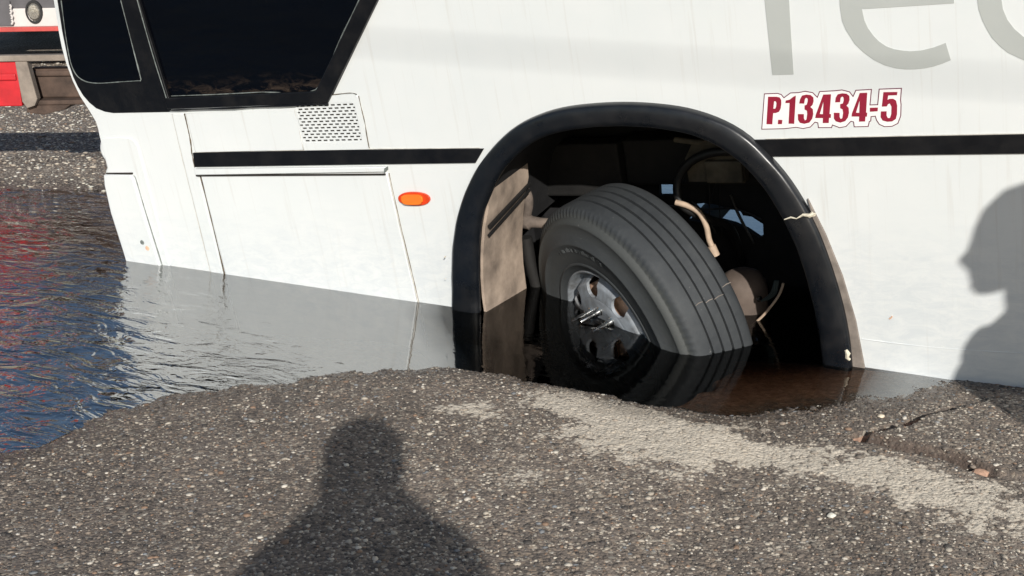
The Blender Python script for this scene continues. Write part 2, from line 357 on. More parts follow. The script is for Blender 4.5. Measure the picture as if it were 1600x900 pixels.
def stone_mat():
    t = NT('aggregate'); a = t.n('Attribute'); a.attribute_name = 'tint'; v = t.coord(); f = t.noise(v, 300, 2)
    t.setp(Base_Color=t.mix(t.ramp(f, [(.35, 0), (.7, .35)]), a.outputs['Color'], (.08, .07, .06)), Roughness=.7); return t.m
M['stone'] = stone_mat()
def scatter(n, x0, x1, y0, y1, keep):
    x = rng.uniform(x0, x1, n); y = rng.uniform(y0, y1, n); k = keep(x, y); return x[k], y[k]
x, y = scatter(95000, -4.0, .25, 1.75, 4.75, lambda x, y: (y > 1.75+(x+2.6)*.5-.15) & (y < 4.75) & (y > .49*x+3.15-1.5))
s_, z_, sa_, we_, fr_ = ground_fields(x, y)
keep = (s_ > -.05) & (rng.uniform(0, 1, len(x)) > sa_*.62) & ((x < -2.6) | (s_ > -.03)); x, y, z_, sa_, s_ = x[keep], y[keep], z_[keep], sa_[keep], s_[keep]
r = np.clip(rng.lognormal(math.log(.0045), .42, len(x)), .002, .0135)
pal = palette(len(x), .04+0*.1); 
pk = (rng.uniform(0, 1, len(x)) < np.where(x > -2.1, .11, .02)) & (s_ > .12); pal[pk] = np.array([.56, .50, .41])*rng.uniform(.7, 1.1, (pk.sum(), 1))
pal = pal*(1-.7*sa_[:, None]) + np.array([.52, .46, .38])*.7*sa_[:, None]*rng.uniform(.6, 1.1, (len(x), 1)); wetk = (s_ < .10)[:, None]; pal = np.where(wetk, pal*.72, pal)
gs = stones('gravel', x, y, z_+r*.05, r, M['stone'], pal); tag(gs, 'small pale and dark stones set in the worn asphalt', 'gravel', kind='stuff')
x, y = scatter(26000, -11, -4.2, 4.9, 10.5, lambda x, y: y > 0)
s_, z_, sa_, we_, fr_ = ground_fields(x, y); k = (s_ > -.03); x, y, z_ = x[k], y[k], z_[k]
r = np.clip(rng.lognormal(math.log(.010), .38, len(x)), .005, .026); pal = np.minimum(palette(len(x), .35)*1.25, .7)
gs2 = stones('gravel', x, y, z_+r*.1, r, M['stone'], pal); tag(gs2, 'loose sunlit gravel on the far bank behind the bus nose', 'gravel', kind='stuff')

# ---------------------------------------------------------------- water
def water():
    t = NT('water'); t.t.nodes.remove(t.p); g = t.n('NewGeometry'); sep = t.n('SeparateXYZ'); t.l(g.outputs['Position'], sep.inputs[0])
    pos = g.outputs['Position']
    def mp(sc, rot):
        m_ = t.n('Mapping'); m_.inputs['Scale'].default_value = sc; m_.inputs['Rotation'].default_value = (0, 0, rot); t.l(pos, m_.inputs[0]); return m_.outputs[0]
    # calm in the pit round the wheel, choppy to the west of it
    u = t.math('ADD', t.math('MULTIPLY', sep.outputs[0], -1.0), t.math('MULTIPLY', sep.outputs[1], -1.6))
    a1 = t.ramp(t.math('MULTIPLY', t.math('ADD', u, 3.6), .35), [(.0, .05), (.17, .42), (.55, 1)])
    n1 = t.noise(mp((1, 2.3, 1), .5), 5.2, 3, .5, 1.0); n2 = t.noise(mp((1, 1.9, 1), -.35), 21, 3, .5, .6); n3 = t.noise(mp((1, 1.6, 1), .2), 2.6, 2, .5)
    patch = t.ramp(t.noise(mp((1, 1, 1), 0), 2.3, 2), [(.35, .25), (.62, 1)])
    h = t.math('ADD', t.math('MULTIPLY', n1, 1.25), t.math('ADD', t.math('MULTIPLY', t.math('MULTIPLY', n2, patch), .17), t.math('MULTIPLY', n3, 1.2)))
    b = t.n('Bump'); b.inputs['Distance'].default_value = .019; t.l(a1, b.inputs['Strength']); t.l(h, b.inputs['Height'])
    gl = t.n('BsdfGlossy'); gl.inputs['Roughness'].default_value = .02; gl.inputs['Color'].default_value = (.98, .98, .98, 1); t.l(b.outputs[0], gl.inputs['Normal'])
    tr = t.n('BsdfTransparent'); tr.inputs['Color'].default_value = (.93, .88, .80, 1)
    fr = t.n('Fresnel'); q_ = t.math('ADD', sep.outputs[0], t.math('MULTIPLY', sep.outputs[1], .8)); reflect_mask = t.ramp(t.math('ADD', q_, t.math('MULTIPLY', t.noise(mp((1, 1, 1), 0), 1.5, 3), .25)), [(.80, 1), (1.02, 0)])
    reflect_mask = t.math('MAXIMUM', reflect_mask, t.ramp(t.math('ADD', sep.outputs[0], 1.6), [(.70, 0), (.85, .65)]))   # reflection strength painted by position: strong left and beyond, weak over the pit
    reflect_mask = t.math('MAXIMUM', reflect_mask, t.ramp(t.math('ADD', sep.outputs[1], -5.2), [(.1, 0), (.5, 1)]))
    ior = t.n('MapRange'); ior.inputs['From Min'].default_value = 0; ior.inputs['From Max'].default_value = 1; ior.inputs['To Min'].default_value = 1.27; ior.inputs['To Max'].default_value = 5.3; t.l(reflect_mask, ior.inputs['Value']); t.l(ior.outputs[0], fr.inputs['IOR']); t.l(b.outputs[0], fr.inputs['Normal'])
    mx = t.n('MixShader'); t.l(fr.outputs[0], mx.inputs[0]); t.l(tr.outputs[0], mx.inputs[1]); t.l(gl.outputs[0], mx.inputs[2]); t.l(mx.outputs[0], t.out.inputs['Surface'])
    va = t.n('VolumeAbsorption'); va.inputs['Color'].default_value = (.52, .36, .22, 1); va.inputs['Density'].default_value = 26; t.l(va.outputs[0], t.out.inputs['Volume'])
    return t.m
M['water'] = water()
# surface and body of the flood: one closed shape, its rim buried in the banks
mb = MB(); cx_, cy_ = -3.2, 5.0
rim = [(cx_+(px-cx_)*1.0 + .11*(px-cx_)/math.hypot(px-cx_, py-cy_), py+.11*(py-cy_)/math.hypot(px-cx_, py-cy_)) for px, py in SHORE]
n = len(rim); tri = tessellate_polygon([[Vector((*p, 0)) for p in rim]])
vs = [(p[0], p[1], 0) for p in rim] + [(p[0], p[1], -1.6) for p in rim]; fs = []
for t_ in tri:
    a, b, c = [rim[i] for i in t_]; cr = (b[0]-a[0])*(c[1]-a[1])-(b[1]-a[1])*(c[0]-a[0]); t_ = tuple(t_) if cr > 0 else tuple(reversed(t_))
    fs.append(t_); fs.append(tuple(i+n for i in reversed(t_)))
ar = sum(rim[i][0]*rim[(i+1) % n][1]-rim[(i+1) % n][0]*rim[i][1] for i in range(n))
for i in range(n):
    j = (i+1) % n; fs.append((i, i+n, j+n, j) if ar > 0 else (j, j+n, i+n, i))
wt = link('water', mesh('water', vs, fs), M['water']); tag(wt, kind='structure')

# ---------------------------------------------------------------- the bus
AX = Vector((.99582, 0, .0913163)); IN = Vector((-.01351, .988995, .14733)); UP = Vector((-.0903114, -.1479486, .984863))
bus = bpy.data.objects.new('bus', None); COL.objects.link(bus)
bm_ = Matrix((AX, IN, UP)).transposed().to_4x4(); bm_.translation = (-2.69018, 4.53512, 0); bus.matrix_world = bm_
tag(bus, 'white bus tilted nose down with its front wheel sunk in a flooded hole', 'bus')
FO = [(-.022,-.34),(-.018,-.17),(-.001,-.017),(.038,.186),(.078,.333),(.124,.449),(.181,.547),(.254,.643),(.352,.736),(.451,.805),(.557,.849),(.672,.876),(.807,.887),(.938,.887),(1.063,.876),(1.173,.856),(1.278,.819),(1.369,.766),(1.444,.693),(1.518,.596),(1.575,.491),(1.622,.375),(1.659,.238),(1.687,.099),(1.702,-.031),(1.705,-.158),(1.708,-.34)]
FI = [(.112,-.34),(.118,-.17),(.137,-.001),(.168,.17),(.206,.344),(.243,.443),(.293,.527),(.352,.609),(.423,.675),(.52,.74),(.623,.776),(.775,.796),(.933,.797),(1.059,.785),(1.181,.757),(1.274,.714),(1.352,.653),(1.426,.559),(1.487,.443),(1.535,.307),(1.564,.167),(1.584,.012),(1.592,-.134),(1.598,-.34)]
def resample(P, n):
    P = smooth_path([(p[0], 0, p[1]) for p in P], 6); L = [0]
    for a, b in zip(P, P[1:]): L.append(L[-1]+(b-a).length)
    out = []; j = 0
    for i in range(n):
        t = L[-1]*i/(n-1)
        while j < len(L)-2 and L[j+1] < t: j += 1
        f = (t-L[j])/max(1e-9, L[j+1]-L[j]); out.append(P[j].lerp(P[j+1], f))
    return out
SIL = [(-1.850,-.32),(-1.846,0),(-1.844,.18),(-1.842,.30),(-1.837,.427),(-1.832,.52),(-1.827,.618),(-1.812,.640),(-1.802,.651),(-1.797,.73),(-1.793,.805),(-1.788,.845),(-1.789,.88),(-1.812,.94),(-1.843,1.007),(-1.860,1.08),(-1.868,1.162),(-1.866,1.24),(-1.856,1.313),(-1.828,1.46),(-1.76,1.9),(-1.62,2.45),(-1.45,2.75)]
arch = [(p.x, p.z) for p in resample(FO, 60)]; arch = [(.86+(a-.86)*.985, b*.985 if b > 0 else b) for a, b in arch]
body = SIL + [(7.2, 2.75), (7.2, -.32)] + arch[::-1]
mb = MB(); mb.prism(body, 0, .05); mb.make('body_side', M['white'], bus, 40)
# front face, roof, rear and floor of the shell (rounded front corner behind the silhouette)
mb = MB(); ring = []
for (sx, sz) in SIL: ring.append([(sx, .05, sz), (sx-.05, .35, sz), (sx-.07, 1.25, sz), (sx-.05, 2.15, sz), (sx, 2.46, sz)])
vs = [p for r_ in ring for p in r_]; fs = [(i*5+k, (i+1)*5+k, (i+1)*5+k+1, i*5+k+1) for i in range(len(ring)-1) for k in range(4)]
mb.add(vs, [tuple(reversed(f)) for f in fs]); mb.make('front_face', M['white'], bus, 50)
mb = MB(); mb.box(-1.45, 7.2, .05, 2.46, 2.70, 2.75); mb.make('roof', M['white'], bus)
mb = MB(); mb.box(7.15, 7.2, .05, 2.46, -.32, 2.70); mb.make('rear_panel', M['white'], bus)
far_body = [(p[0], p[1]) for p in SIL] + [(7.2, 2.75), (7.2, -.32)] + [(1.75, -.32)] + arch[::-1][1:-1] + [(-.02, -.32)]
mb = MB(); mb.prism(far_body, 2.46, 2.50); mb.make('far_side', M['white'], bus)
mb = MB(); mb.box(-1.7, .10, .06, 2.44, .86, .90).box(.10, 1.62, .06, 2.44, .92, .96).box(1.62, 7.1, .06, 2.44, .86, .90); mb.make('floor', M['well'], bus)
mb = MB(); mb.box(-1.7, .02, .90, .96, -.55, .90).box(1.72, 7.1, .90, .96, -.45, .90); mb.make('luggage_bay_wall', M['well'], bus)

def slab(name, poly, y0, y1, mat, parent=bus, bev=.003, smooth=40, holes=()):
    b = MB(); b.prism(poly, y0, y1, holes); return b.make(name, mat, parent, smooth, bev)
# black window surround with its bottom curve
slab('window_surround', [(-1.804,1.458),(-1.832,1.312),(-1.851,1.162),(-1.848,1.10),(-1.837,1.053),(-1.82,1.01),(-1.793,.974),(-1.759,.945),(-1.71,.927),(-1.66,.919),(-1.315,.914),(-1.299,.928),(-.417,.929),(-.069,1.337),(.33,1.82),(.80,2.40),(-1.52,2.40),(-1.70,1.95)], -.004, .01, M['black'])
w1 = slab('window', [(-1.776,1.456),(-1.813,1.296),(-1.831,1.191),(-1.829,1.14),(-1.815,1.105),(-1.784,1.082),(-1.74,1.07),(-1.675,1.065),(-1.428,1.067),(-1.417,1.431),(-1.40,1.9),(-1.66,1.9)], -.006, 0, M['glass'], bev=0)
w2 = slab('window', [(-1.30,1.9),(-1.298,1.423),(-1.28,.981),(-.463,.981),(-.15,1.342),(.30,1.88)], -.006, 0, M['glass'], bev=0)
# raised frame round the big pane
def strip(name, pts, wd, y0, y1, mat, parent=bus, bev=.002):
    b = MB()
    for p, q in zip(pts, pts[1:]):
        d = Vector((q[0]-p[0], q[1]-p[1])).normalized()*wd/2; nrm = Vector((-d.y, d.x))
        p = (p[0]-d.x*.0, p[1]-d.y*.0); q = (q[0]+d.x*.0, q[1]+d.y*.0)
        b.prism([(p[0]-nrm.x, p[1]-nrm.y), (q[0]-nrm.x, q[1]-nrm.y), (q[0]+nrm.x, q[1]+nrm.y), (p[0]+nrm.x, p[1]+nrm.y)], y0, y1)
    return b.make(name, mat, parent, False, bev)
def bead(name, pts, r, y, mat, parent=bus, jit=.0):
    P = smooth_path([(p[0]+random.uniform(-jit, jit), y, p[1]+random.uniform(-jit, jit)) for p in pts], 4)
    b = MB(); b.tube(P, [r*random.uniform(.6, 1.4) for _ in P], 6); return b.make(name, mat, parent, True)
slab('window_frame', [(-1.313,1.90),(-1.313,1.424),(-1.307,.97),(-1.306,.932),(-.415,.932),(-.066,1.337),(.36,1.86),(.30,1.88),(-.15,1.342),(-.463,.984),(-1.280,.984),(-1.298,1.423),(-1.30,1.90)], -.022, -.003, M['black'], w2, .004)
bead('window_seal', [(-1.30,.926),(-1.0,.925),(-.7,.927),(-.415,.927)], .004, -.016, M['black'], w2)
bead('window_seal', [(-1.272,.989),(-1.0,.988),(-.75,.989),(-.468,.989),(-.30,1.18),(-.15,1.352)], .0022, -.0085, M['seal'], w2, .0008)
bead('window_seal', [(-1.289,.985),(-1.300,1.2),(-1.304,1.45)], .0020, -.0235, M['seal'], w2, .001)
bead('window_seal', [(-1.776,1.456),(-1.813,1.296),(-1.831,1.191),(-1.829,1.14),(-1.815,1.105),(-1.784,1.082),(-1.74,1.07),(-1.675,1.065),(-1.55,1.066),(-1.45,1.067),(-1.430,1.068),(-1.427,1.09),(-1.424,1.20),(-1.417,1.431)], .0026, -.006, M['seal'], w1, .0008)
# upper filler panel, vent door with its pierced grille
slab('upper_panel', [(-1.222,.722),(-.606,.724),(-.590,.912),(-1.218,.904)], -.006, .0, M['white'])
slab('upper_panel', [(-1.300,.905),(-1.232,.905),(-1.240,.722),(-1.246,.60),(-1.250,.40),(-1.258,-.20),(-1.330,-.20),(-1.318,.40)], -.0045, .0, M['white'])
gx0, gx1, gz0, gz1 = -.594, -.290, .758, .926
rr = .018
def rrect(x0, x1, z0, z1, r, sh=0.0, k=4):
    P = []
    for cx, cz, a0 in ((x1-r, z0+r, -90), (x1-r, z1-r, 0), (x0+r, z1-r, 90), (x0+r, z0+r, 180)):
        for i in range(k+1):
            a = math.radians(a0+90*i/k); z = cz+r*math.sin(a); P.append((cx+r*math.cos(a)+sh*(z-z0), z))
    return P
vd = slab('vent_door', [(-.602,.722),(-.600,.80),(-.590,.918),(-.590,.955),(-.30,.962),(-.270,.955),(-.262,.940),(-.266,.722)], -.007, .0, M['white'], holes=[rrect(gx0-.002, gx1+.002, gz0-.002, gz1+.002, rr, .0)])
b = MB(); rows = 12; ph = (gz1-gz0)/rows; pw = .0315
for k in range(rows+1): b.box(gx0, gx1, -.0060, -.002, gz0+k*ph-.0035, gz0+k*ph+.0035)
for k in range(rows):
    x_ = gx0-(pw*.5 if k % 2 else 0)
    while x_ < gx1+pw:
        a_, c_ = max(gx0, x_), min(gx1, x_+.0095)
        if c_-a_ > .001: b.box(a_, c_, -.0058, -.002, gz0+k*ph+.0035, gz0+(k+1)*ph-.0035)
        x_ += pw
b.make('grille', M['white'], vd)
b = MB(); b.box(gx0-.002, gx1+.002, -.0018, -.0004, gz0-.002, gz1+.002); b.make('grille_backing', M['groove'], vd)
bead('door_seal', [(-.262,.955),(-.257,.90),(-.258,.84),(-.262,.78),(-.263,.722)], .0016, -.004, M['seam'], vd, .003)
bead('door_seal', [(-.56,.958),(-.45,.960),(-.38,.964),(-.30,.965),(-.268,.958)], .0014, -.004, M['seam'], vd, .002)
bead('door_seal', [(-.606,.905),(-.604,.84),(-.606,.76),(-.609,.722)], .0015, -.005, M['seamlight'], vd, .001)
# waist stripes
slab('waist_stripe', [(-1.236,.720),(-.55,.7195),(.02,.7175),(.29,.716),(.24,.657),(-1.248,.652)], -.009, .0, M['stripe'], bev=.002)
slab('waist_stripe', [(1.40,.7315),(3.0,.733),(7.1,.735),(7.1,.668),(3.0,.668),(1.46,.669)], -.009, .0, M['stripe'], bev=.002)
bead('stripe_edge', [(-1.23,.7215),(-.9,.7225),(-.6,.7215),(-.3,.7225),(.0,.7195),(.27,.719)], .0016, -.003, M['seamlight'], jit=.0008)
bead('stripe_edge', [(1.45,.7335),(1.8,.7345),(2.2,.735),(2.8,.735)], .0016, -.003, M['seamlight'], jit=.0008)
# luggage hatch with drip rail
h_ = slab('luggage_hatch', [(-1.226,.612),(-.200,.618),(-.196,.40),(-.186,.0),(-.184,-.22),(-1.240,-.22),(-1.236,.10)], -.006, .0, M['white'])
slab('drip_rail', [(-1.250,.615),(-.200,.623),(-.194,.632),(-.196,.646),(-1.250,.645)], -.016, .0, M['white'], h_, .004)
b = MB(); b.box(-1.250, -.206, -.012, -.001, .608, .6145); b.make('rail_shadow_gap', M['groove'], h_)
slab('rail_end_clip', [(-.206,.620),(-.190,.632),(-.188,.646),(-.200,.640)], -.019, -.002, M['seal'], h_, .001)
bead('hatch_seam', [(-1.231,.605),(-1.236,.40),(-1.242,.20),(-1.246,.05),(-1.246,-.2)], .0028, -.0035, M['seam'], h_)
bead('hatch_seam', [(-.193,.615),(-.190,.40),(-.184,.20),(-.178,.0),(-.176,-.2)], .0026, -.004, M['seamlight'], h_)
bead('hatch_seam', [(-.1895,.615),(-.1865,.40),(-.1805,.20),(-.1745,.0),(-.1725,-.2)], .0013, -.004, M['seam'], h_, .0004)
bead('panel_seam', [(-1.226,.905),(-1.229,.85),(-1.233,.78),(-1.243,.72),(-1.250,.65)], .0030, -.004, M['seam'], jit=.0012)
bead('panel_seam', [(-1.302,.905),(-1.312,.7),(-1.320,.40),(-1.330,.1),(-1.335,-.2)], .0014, -.0035, M['seamlight'])
# bumper corner: moulded curve and separate lower piece
slab('corner_moulding', [(-1.752,.801),(-1.66,.803),(-1.598,.798),(-1.575,.786),(-1.562,.762),(-1.563,.70),(-1.565,.655),(-1.570,.495),(-1.577,.197),(-1.585,-.2),(-1.842,-.2),(-1.84,.18),(-1.832,.43),(-1.82,.61),(-1.794,.66),(-1.788,.80)], -.007, .0, M['white'], bev=.006)
bc = slab('bumper_corner', [(-1.821,.622),(-1.645,.618),(-1.634,.60),(-1.633,.468),(-1.629,.30),(-1.625,.156),(-1.622,-.2),(-1.848,-.2),(-1.843,.18),(-1.849,.427),(-1.836,.57)], -.022, -.002, M['white'], bev=.007)
b = MB(); b.box(-1.812, -1.640, -.0105, -.006, .620, .628); b.make('bumper_gap', M['groove'], bc)
bead('bumper_seam', [(-1.640,.612),(-1.631,.595),(-1.630,.468),(-1.626,.30),(-1.621,.156),(-1.618,-.15)], .0022, -.0085, M['seal'], bc)
for (px_, pz_, c_) in ((-1.695, .275, 'seal'), (-1.672, .245, 'drum')):
    b = MB(); b.lathe([(0, .005), (.010, .004), (.013, 0)], 12); o = b.make('bolt_head', M[c_], bc, True); o.location = (px_, -.0215, pz_); o.rotation_euler = (math.radians(90), 0, 0)
b = MB(); b.tube(smooth_path([(-1.79,.06,.80),(-1.818,.05,.765),(-1.838,.05,.722),(-1.822,.05,.68),(-1.80,.06,.65)], 5), [.012]+[.022]*19+[.012], 10); b.make('bumper_bulge', M['white'], bus, True)
# side marker lamp
def ellipse(cx, cz, a, bz, n=36, p=2.2, tilt=0):
    P = []
    for i in range(n):
        t = 2*math.pi*i/n; c, s_ = math.cos(t), math.sin(t); x_ = a*abs(c)**(2/p)*math.copysign(1, c); z_ = bz*abs(s_)**(2/p)*math.copysign(1, s_)
        P.append((cx+x_*math.cos(tilt)-z_*math.sin(tilt), cz+x_*math.sin(tilt)+z_*math.cos(tilt)))
    return P
lp = slab('marker_lamp', ellipse(-.089, .501, .078, .030), -.010, .0, M['amber_dark'], bev=.004)
slab('lens', ellipse(-.094, .501, .050, .022, p=3.5), -.022, -.009, M['amber'], lp, .004)
# big grey letters and the fleet number
slab('lettering', [(1.494,.965),(1.569,.964),(1.572,1.12),(1.575,1.24),(1.600,1.31),(1.655,1.345),(1.70,1.345),(1.70,1.415),(1.64,1.41),(1.575,1.36),(1.575,1.405),(1.487,1.405)], -.0015, .0, M['letter'], bev=0)
e_low = [(1.744,1.19),(1.748,1.14),(1.758,1.11),(1.785,1.06),(1.812,1.030),(1.844,1.003),(1.88,.982),(1.916,.970),(1.948,.965),(1.978,.964),(2.01,.966),(2.039,.971),(2.066,.979),(2.092,.989)]
e_in = [(2.078,1.047),(2.040,1.034),(2.001,1.026),(1.965,1.025),(1.939,1.029),(1.912,1.035),(1.888,1.046),(1.866,1.063),(1.849,1.083),(1.832,1.11),(1.822,1.136),(1.816,1.175)]
slab('lettering', e_low+e_in+[(2.108,1.174),(2.109,1.22),(2.10,1.28),(2.07,1.345),(2.02,1.393),(1.95,1.413),(1.88,1.405),(1.81,1.365),(1.765,1.30),(1.745,1.24)], -.0015, .0, M['letter'], bev=0, holes=[[(1.820,1.235),(2.030,1.235),(2.02,1.29),(1.99,1.33),(1.945,1.35),(1.90,1.345),(1.855,1.315),(1.828,1.27)]])
slab('lettering', [(2.178,1.19),(2.182,1.150),(2.192,1.115),(2.205,1.085),(2.22,1.056),(2.243,1.028),(2.267,1.005),(2.315,.978),(2.36,.967),(2.41,.964),(2.48,.972),(2.53,.99),(2.515,1.05),(2.46,1.03),(2.41,1.025),(2.36,1.032),(2.316,1.052),(2.288,1.08),(2.268,1.11),(2.255,1.145),(2.249,1.19),(2.255,1.235),(2.28,1.29),(2.33,1.335),(2.41,1.352),(2.46,1.347),(2.515,1.325),(2.53,1.385),(2.46,1.41),(2.41,1.414),(2.31,1.398),(2.23,1.345),(2.19,1.27)], -.0015, .0, M['letter'], bev=0)
GL = {"P":[[1.472,0.888],[1.502,0.887],[1.513,0.884],[1.518,0.874],[1.517,0.86],[1.513,0.843],[1.506,0.832],[1.494,0.828],[1.485,0.828],[1.478,0.787],[1.457,0.788]],"Ph":[[1.492,0.871],[1.487,0.844],[1.494,0.844],[1.498,0.852],[1.5,0.864],[1.498,0.871]],"dot":[[1.501,0.803],[1.516,0.802],[1.513,0.787],[1.498,0.787]],"1":[[1.562,0.885],[1.571,0.889],[1.557,0.787],[1.537,0.788],[1.547,0.863],[1.532,0.863],[1.534,0.872],[1.548,0.875]],"3":[[1.581,0.86],[1.585,0.875],[1.593,0.888],[1.608,0.891],[1.623,0.889],[1.632,0.88],[1.632,0.867],[1.627,0.853],[1.619,0.846],[1.627,0.838],[1.627,0.82],[1.622,0.803],[1.611,0.79],[1.593,0.786],[1.578,0.79],[1.572,0.801],[1.573,0.822],[1.594,0.821],[1.593,0.806],[1.596,0.798],[1.602,0.802],[1.606,0.821],[1.606,0.833],[1.598,0.838],[1.599,0.852],[1.607,0.855],[1.611,0.866],[1.612,0.876],[1.607,0.88],[1.602,0.875],[1.598,0.859]],"4":[[1.667,0.889],[1.694,0.889],[1.684,0.819],[1.689,0.818],[1.687,0.805],[1.681,0.805],[1.679,0.787],[1.658,0.787],[1.66,0.805],[1.633,0.806],[1.636,0.818]],"4h":[[1.666,0.864],[1.65,0.82],[1.661,0.819]],"3b":[[1.706,0.86],[1.709,0.876],[1.717,0.888],[1.732,0.891],[1.747,0.889],[1.756,0.881],[1.756,0.867],[1.751,0.854],[1.744,0.847],[1.751,0.839],[1.751,0.821],[1.746,0.804],[1.736,0.792],[1.719,0.787],[1.704,0.792],[1.698,0.802],[1.699,0.823],[1.719,0.822],[1.718,0.807],[1.721,0.8],[1.727,0.803],[1.731,0.822],[1.73,0.834],[1.722,0.839],[1.723,0.853],[1.732,0.855],[1.736,0.866],[1.736,0.876],[1.732,0.88],[1.726,0.875],[1.723,0.86]],"4b":[[1.792,0.89],[1.817,0.89],[1.809,0.82],[1.813,0.82],[1.811,0.806],[1.806,0.806],[1.804,0.789],[1.783,0.789],[1.785,0.807],[1.759,0.808],[1.761,0.819]],"4bh":[[1.79,0.864],[1.775,0.821],[1.786,0.82]],"dash":[[1.823,0.837],[1.85,0.837],[1.848,0.824],[1.822,0.823]],"5":[[1.871,0.89],[1.917,0.889],[1.915,0.878],[1.886,0.878],[1.883,0.863],[1.89,0.866],[1.902,0.866],[1.911,0.859],[1.914,0.842],[1.912,0.812],[1.907,0.795],[1.895,0.787],[1.879,0.786],[1.863,0.791],[1.857,0.803],[1.859,0.823],[1.878,0.823],[1.877,0.808],[1.881,0.799],[1.888,0.799],[1.893,0.813],[1.895,0.839],[1.89,0.85],[1.884,0.848],[1.88,0.84],[1.863,0.84]],"out":[[1.458,0.9],[1.507,0.9],[1.52,0.895],[1.528,0.884],[1.552,0.9],[1.58,0.9],[1.604,0.904],[1.631,0.898],[1.645,0.882],[1.654,0.901],[1.707,0.902],[1.732,0.904],[1.758,0.896],[1.768,0.881],[1.778,0.901],[1.833,0.902],[1.825,0.848],[1.848,0.848],[1.856,0.902],[1.932,0.902],[1.927,0.86],[1.928,0.845],[1.925,0.805],[1.914,0.778],[1.894,0.768],[1.868,0.767],[1.85,0.776],[1.841,0.792],[1.838,0.805],[1.826,0.804],[1.824,0.789],[1.819,0.787],[1.814,0.769],[1.764,0.769],[1.763,0.787],[1.756,0.789],[1.738,0.771],[1.715,0.767],[1.692,0.777],[1.688,0.768],[1.64,0.769],[1.639,0.787],[1.631,0.789],[1.614,0.772],[1.587,0.767],[1.563,0.772],[1.518,0.768],[1.436,0.768]]}
def inset(P, d):
    n = len(P); out = []; ar = sum(P[i][0]*P[(i+1) % n][1]-P[(i+1) % n][0]*P[i][1] for i in range(n)); sg = 1 if ar > 0 else -1
    for i in range(n):
        a, b_, c = Vector(P[i-1]), Vector(P[i]), Vector(P[(i+1) % n]); e1 = (b_-a).normalized(); e2 = (c-b_).normalized()
        n1 = Vector((-e1.y, e1.x))*sg; n2 = Vector((-e2.y, e2.x))*sg; nn = (n1+n2); nn = nn/max(.5, nn.length_squared/2*1.0); out.append((b_.x+nn.x*d, b_.y+nn.y*d))
    return out
fn = slab('fleet_number', GL['out'], -.0010, .0, M['maroon_line'], bev=0)
slab('sticker_white', inset(GL['out'], .0032), -.0018, -.0005, M['white_print'], fn, 0)
for k, hole in (('P','Ph'),('dot',None),('1',None),('3',None),('4','4h'),('3b',None),('4b','4bh'),('dash',None),('5',None)):
    slab('numeral', GL[k], -.0026, -.0012, M['red_print'], fn, 0, holes=[GL[hole]] if hole else [])
# crease along the rear skirt
bead('skirt_crease', [(1.742,-.045),(1.90,-.058),(2.1,-.066),(2.4,-.066),(3.5,-.06),(7,-.06)], .0022, .0005, M['white'])
bead('chip', [(1.847,.044),(1.853,.049),(1.858,.054)], .003, -.0005, M['drum'], jit=.001)
# wheel arch trim: rounded black section swept round the opening
NA = 96; fo = resample(FO, NA); fi = resample(FI, NA)
prof = [(0,.012),(0,-.018),(.04,-.030),(.12,-.036),(.42,-.040),(.72,-.039),(.90,-.034),(.97,-.026),(1.0,-.016),(.99,-.006),(.9,.0)]
vs = []; fs = []; K = len(prof)
for i in range(NA):
    for (u_, y_) in prof:
        p = fo[i].lerp(fi[i], u_); w_ = .0012*math.sin(i*1.7)+.001*math.sin(i*.63+u_*3); vs.append((p.x, y_+w_, p.z))
for i in range(NA-1):
    for k in range(K-1): fs.append((i*K+k, i*K+k+1, (i+1)*K+k+1, (i+1)*K+k))
b = MB(); b.add(vs, fs); trim = b.make('wheel_arch_trim', M['fender'], bus, 50)
slab('primer_edge', [(1.585,.51),(1.64,.372),(1.690,.21),(1.727,.031),(1.748,-.16),(1.750,-.32),(1.70,-.32),(1.695,-.16),(1.68,.03),(1.65,.21),(1.61,.36)], -.012, .0, M['primer'], trim, .002)
b = MB()
def nxt(nm='chipped_filler', m_='filler', par=None):
    global b
    b.make(nm, M[m_], par or trim, True); b = MB()
for P in ([(1.505,.443),(1.53,.452),(1.55,.447),(1.575,.462),(1.598,.458),(1.62,.466)],):
    b.tube([(x_, -.0475+.004*(k_ > 3), z_) for k_, (x_, z_) in enumerate(P)], [.002,.0035,.002,.005,.007,.003], 6)
nxt(); b.tube([(1.592,-.040,.452),(1.606,-.038,.462),(1.615,-.036,.455)], [.006,.010,.005], 7)
nxt(); b.tube([(1.690,-.036,-.075),(1.696,-.034,-.092),(1.692,-.035,-.108),(1.700,-.032,-.118)], [.005,.010,.007,.006], 7)
nxt(); b.tube([(.028,-.04,.255),(.031,-.04,.252)], .005, 6); nxt(); b.tube([(.012,-.042,.155),(.013,-.042,.153)], .003, 6)
b.make('chipped_filler', M['filler'], trim, True)
bead('trim_rim_line', [(.138,.0),(.166,.17),(.200,.33),(.236,.43),(.262,.49),(.30,.56)], .0045, -.020, M['fender'], trim, .003)
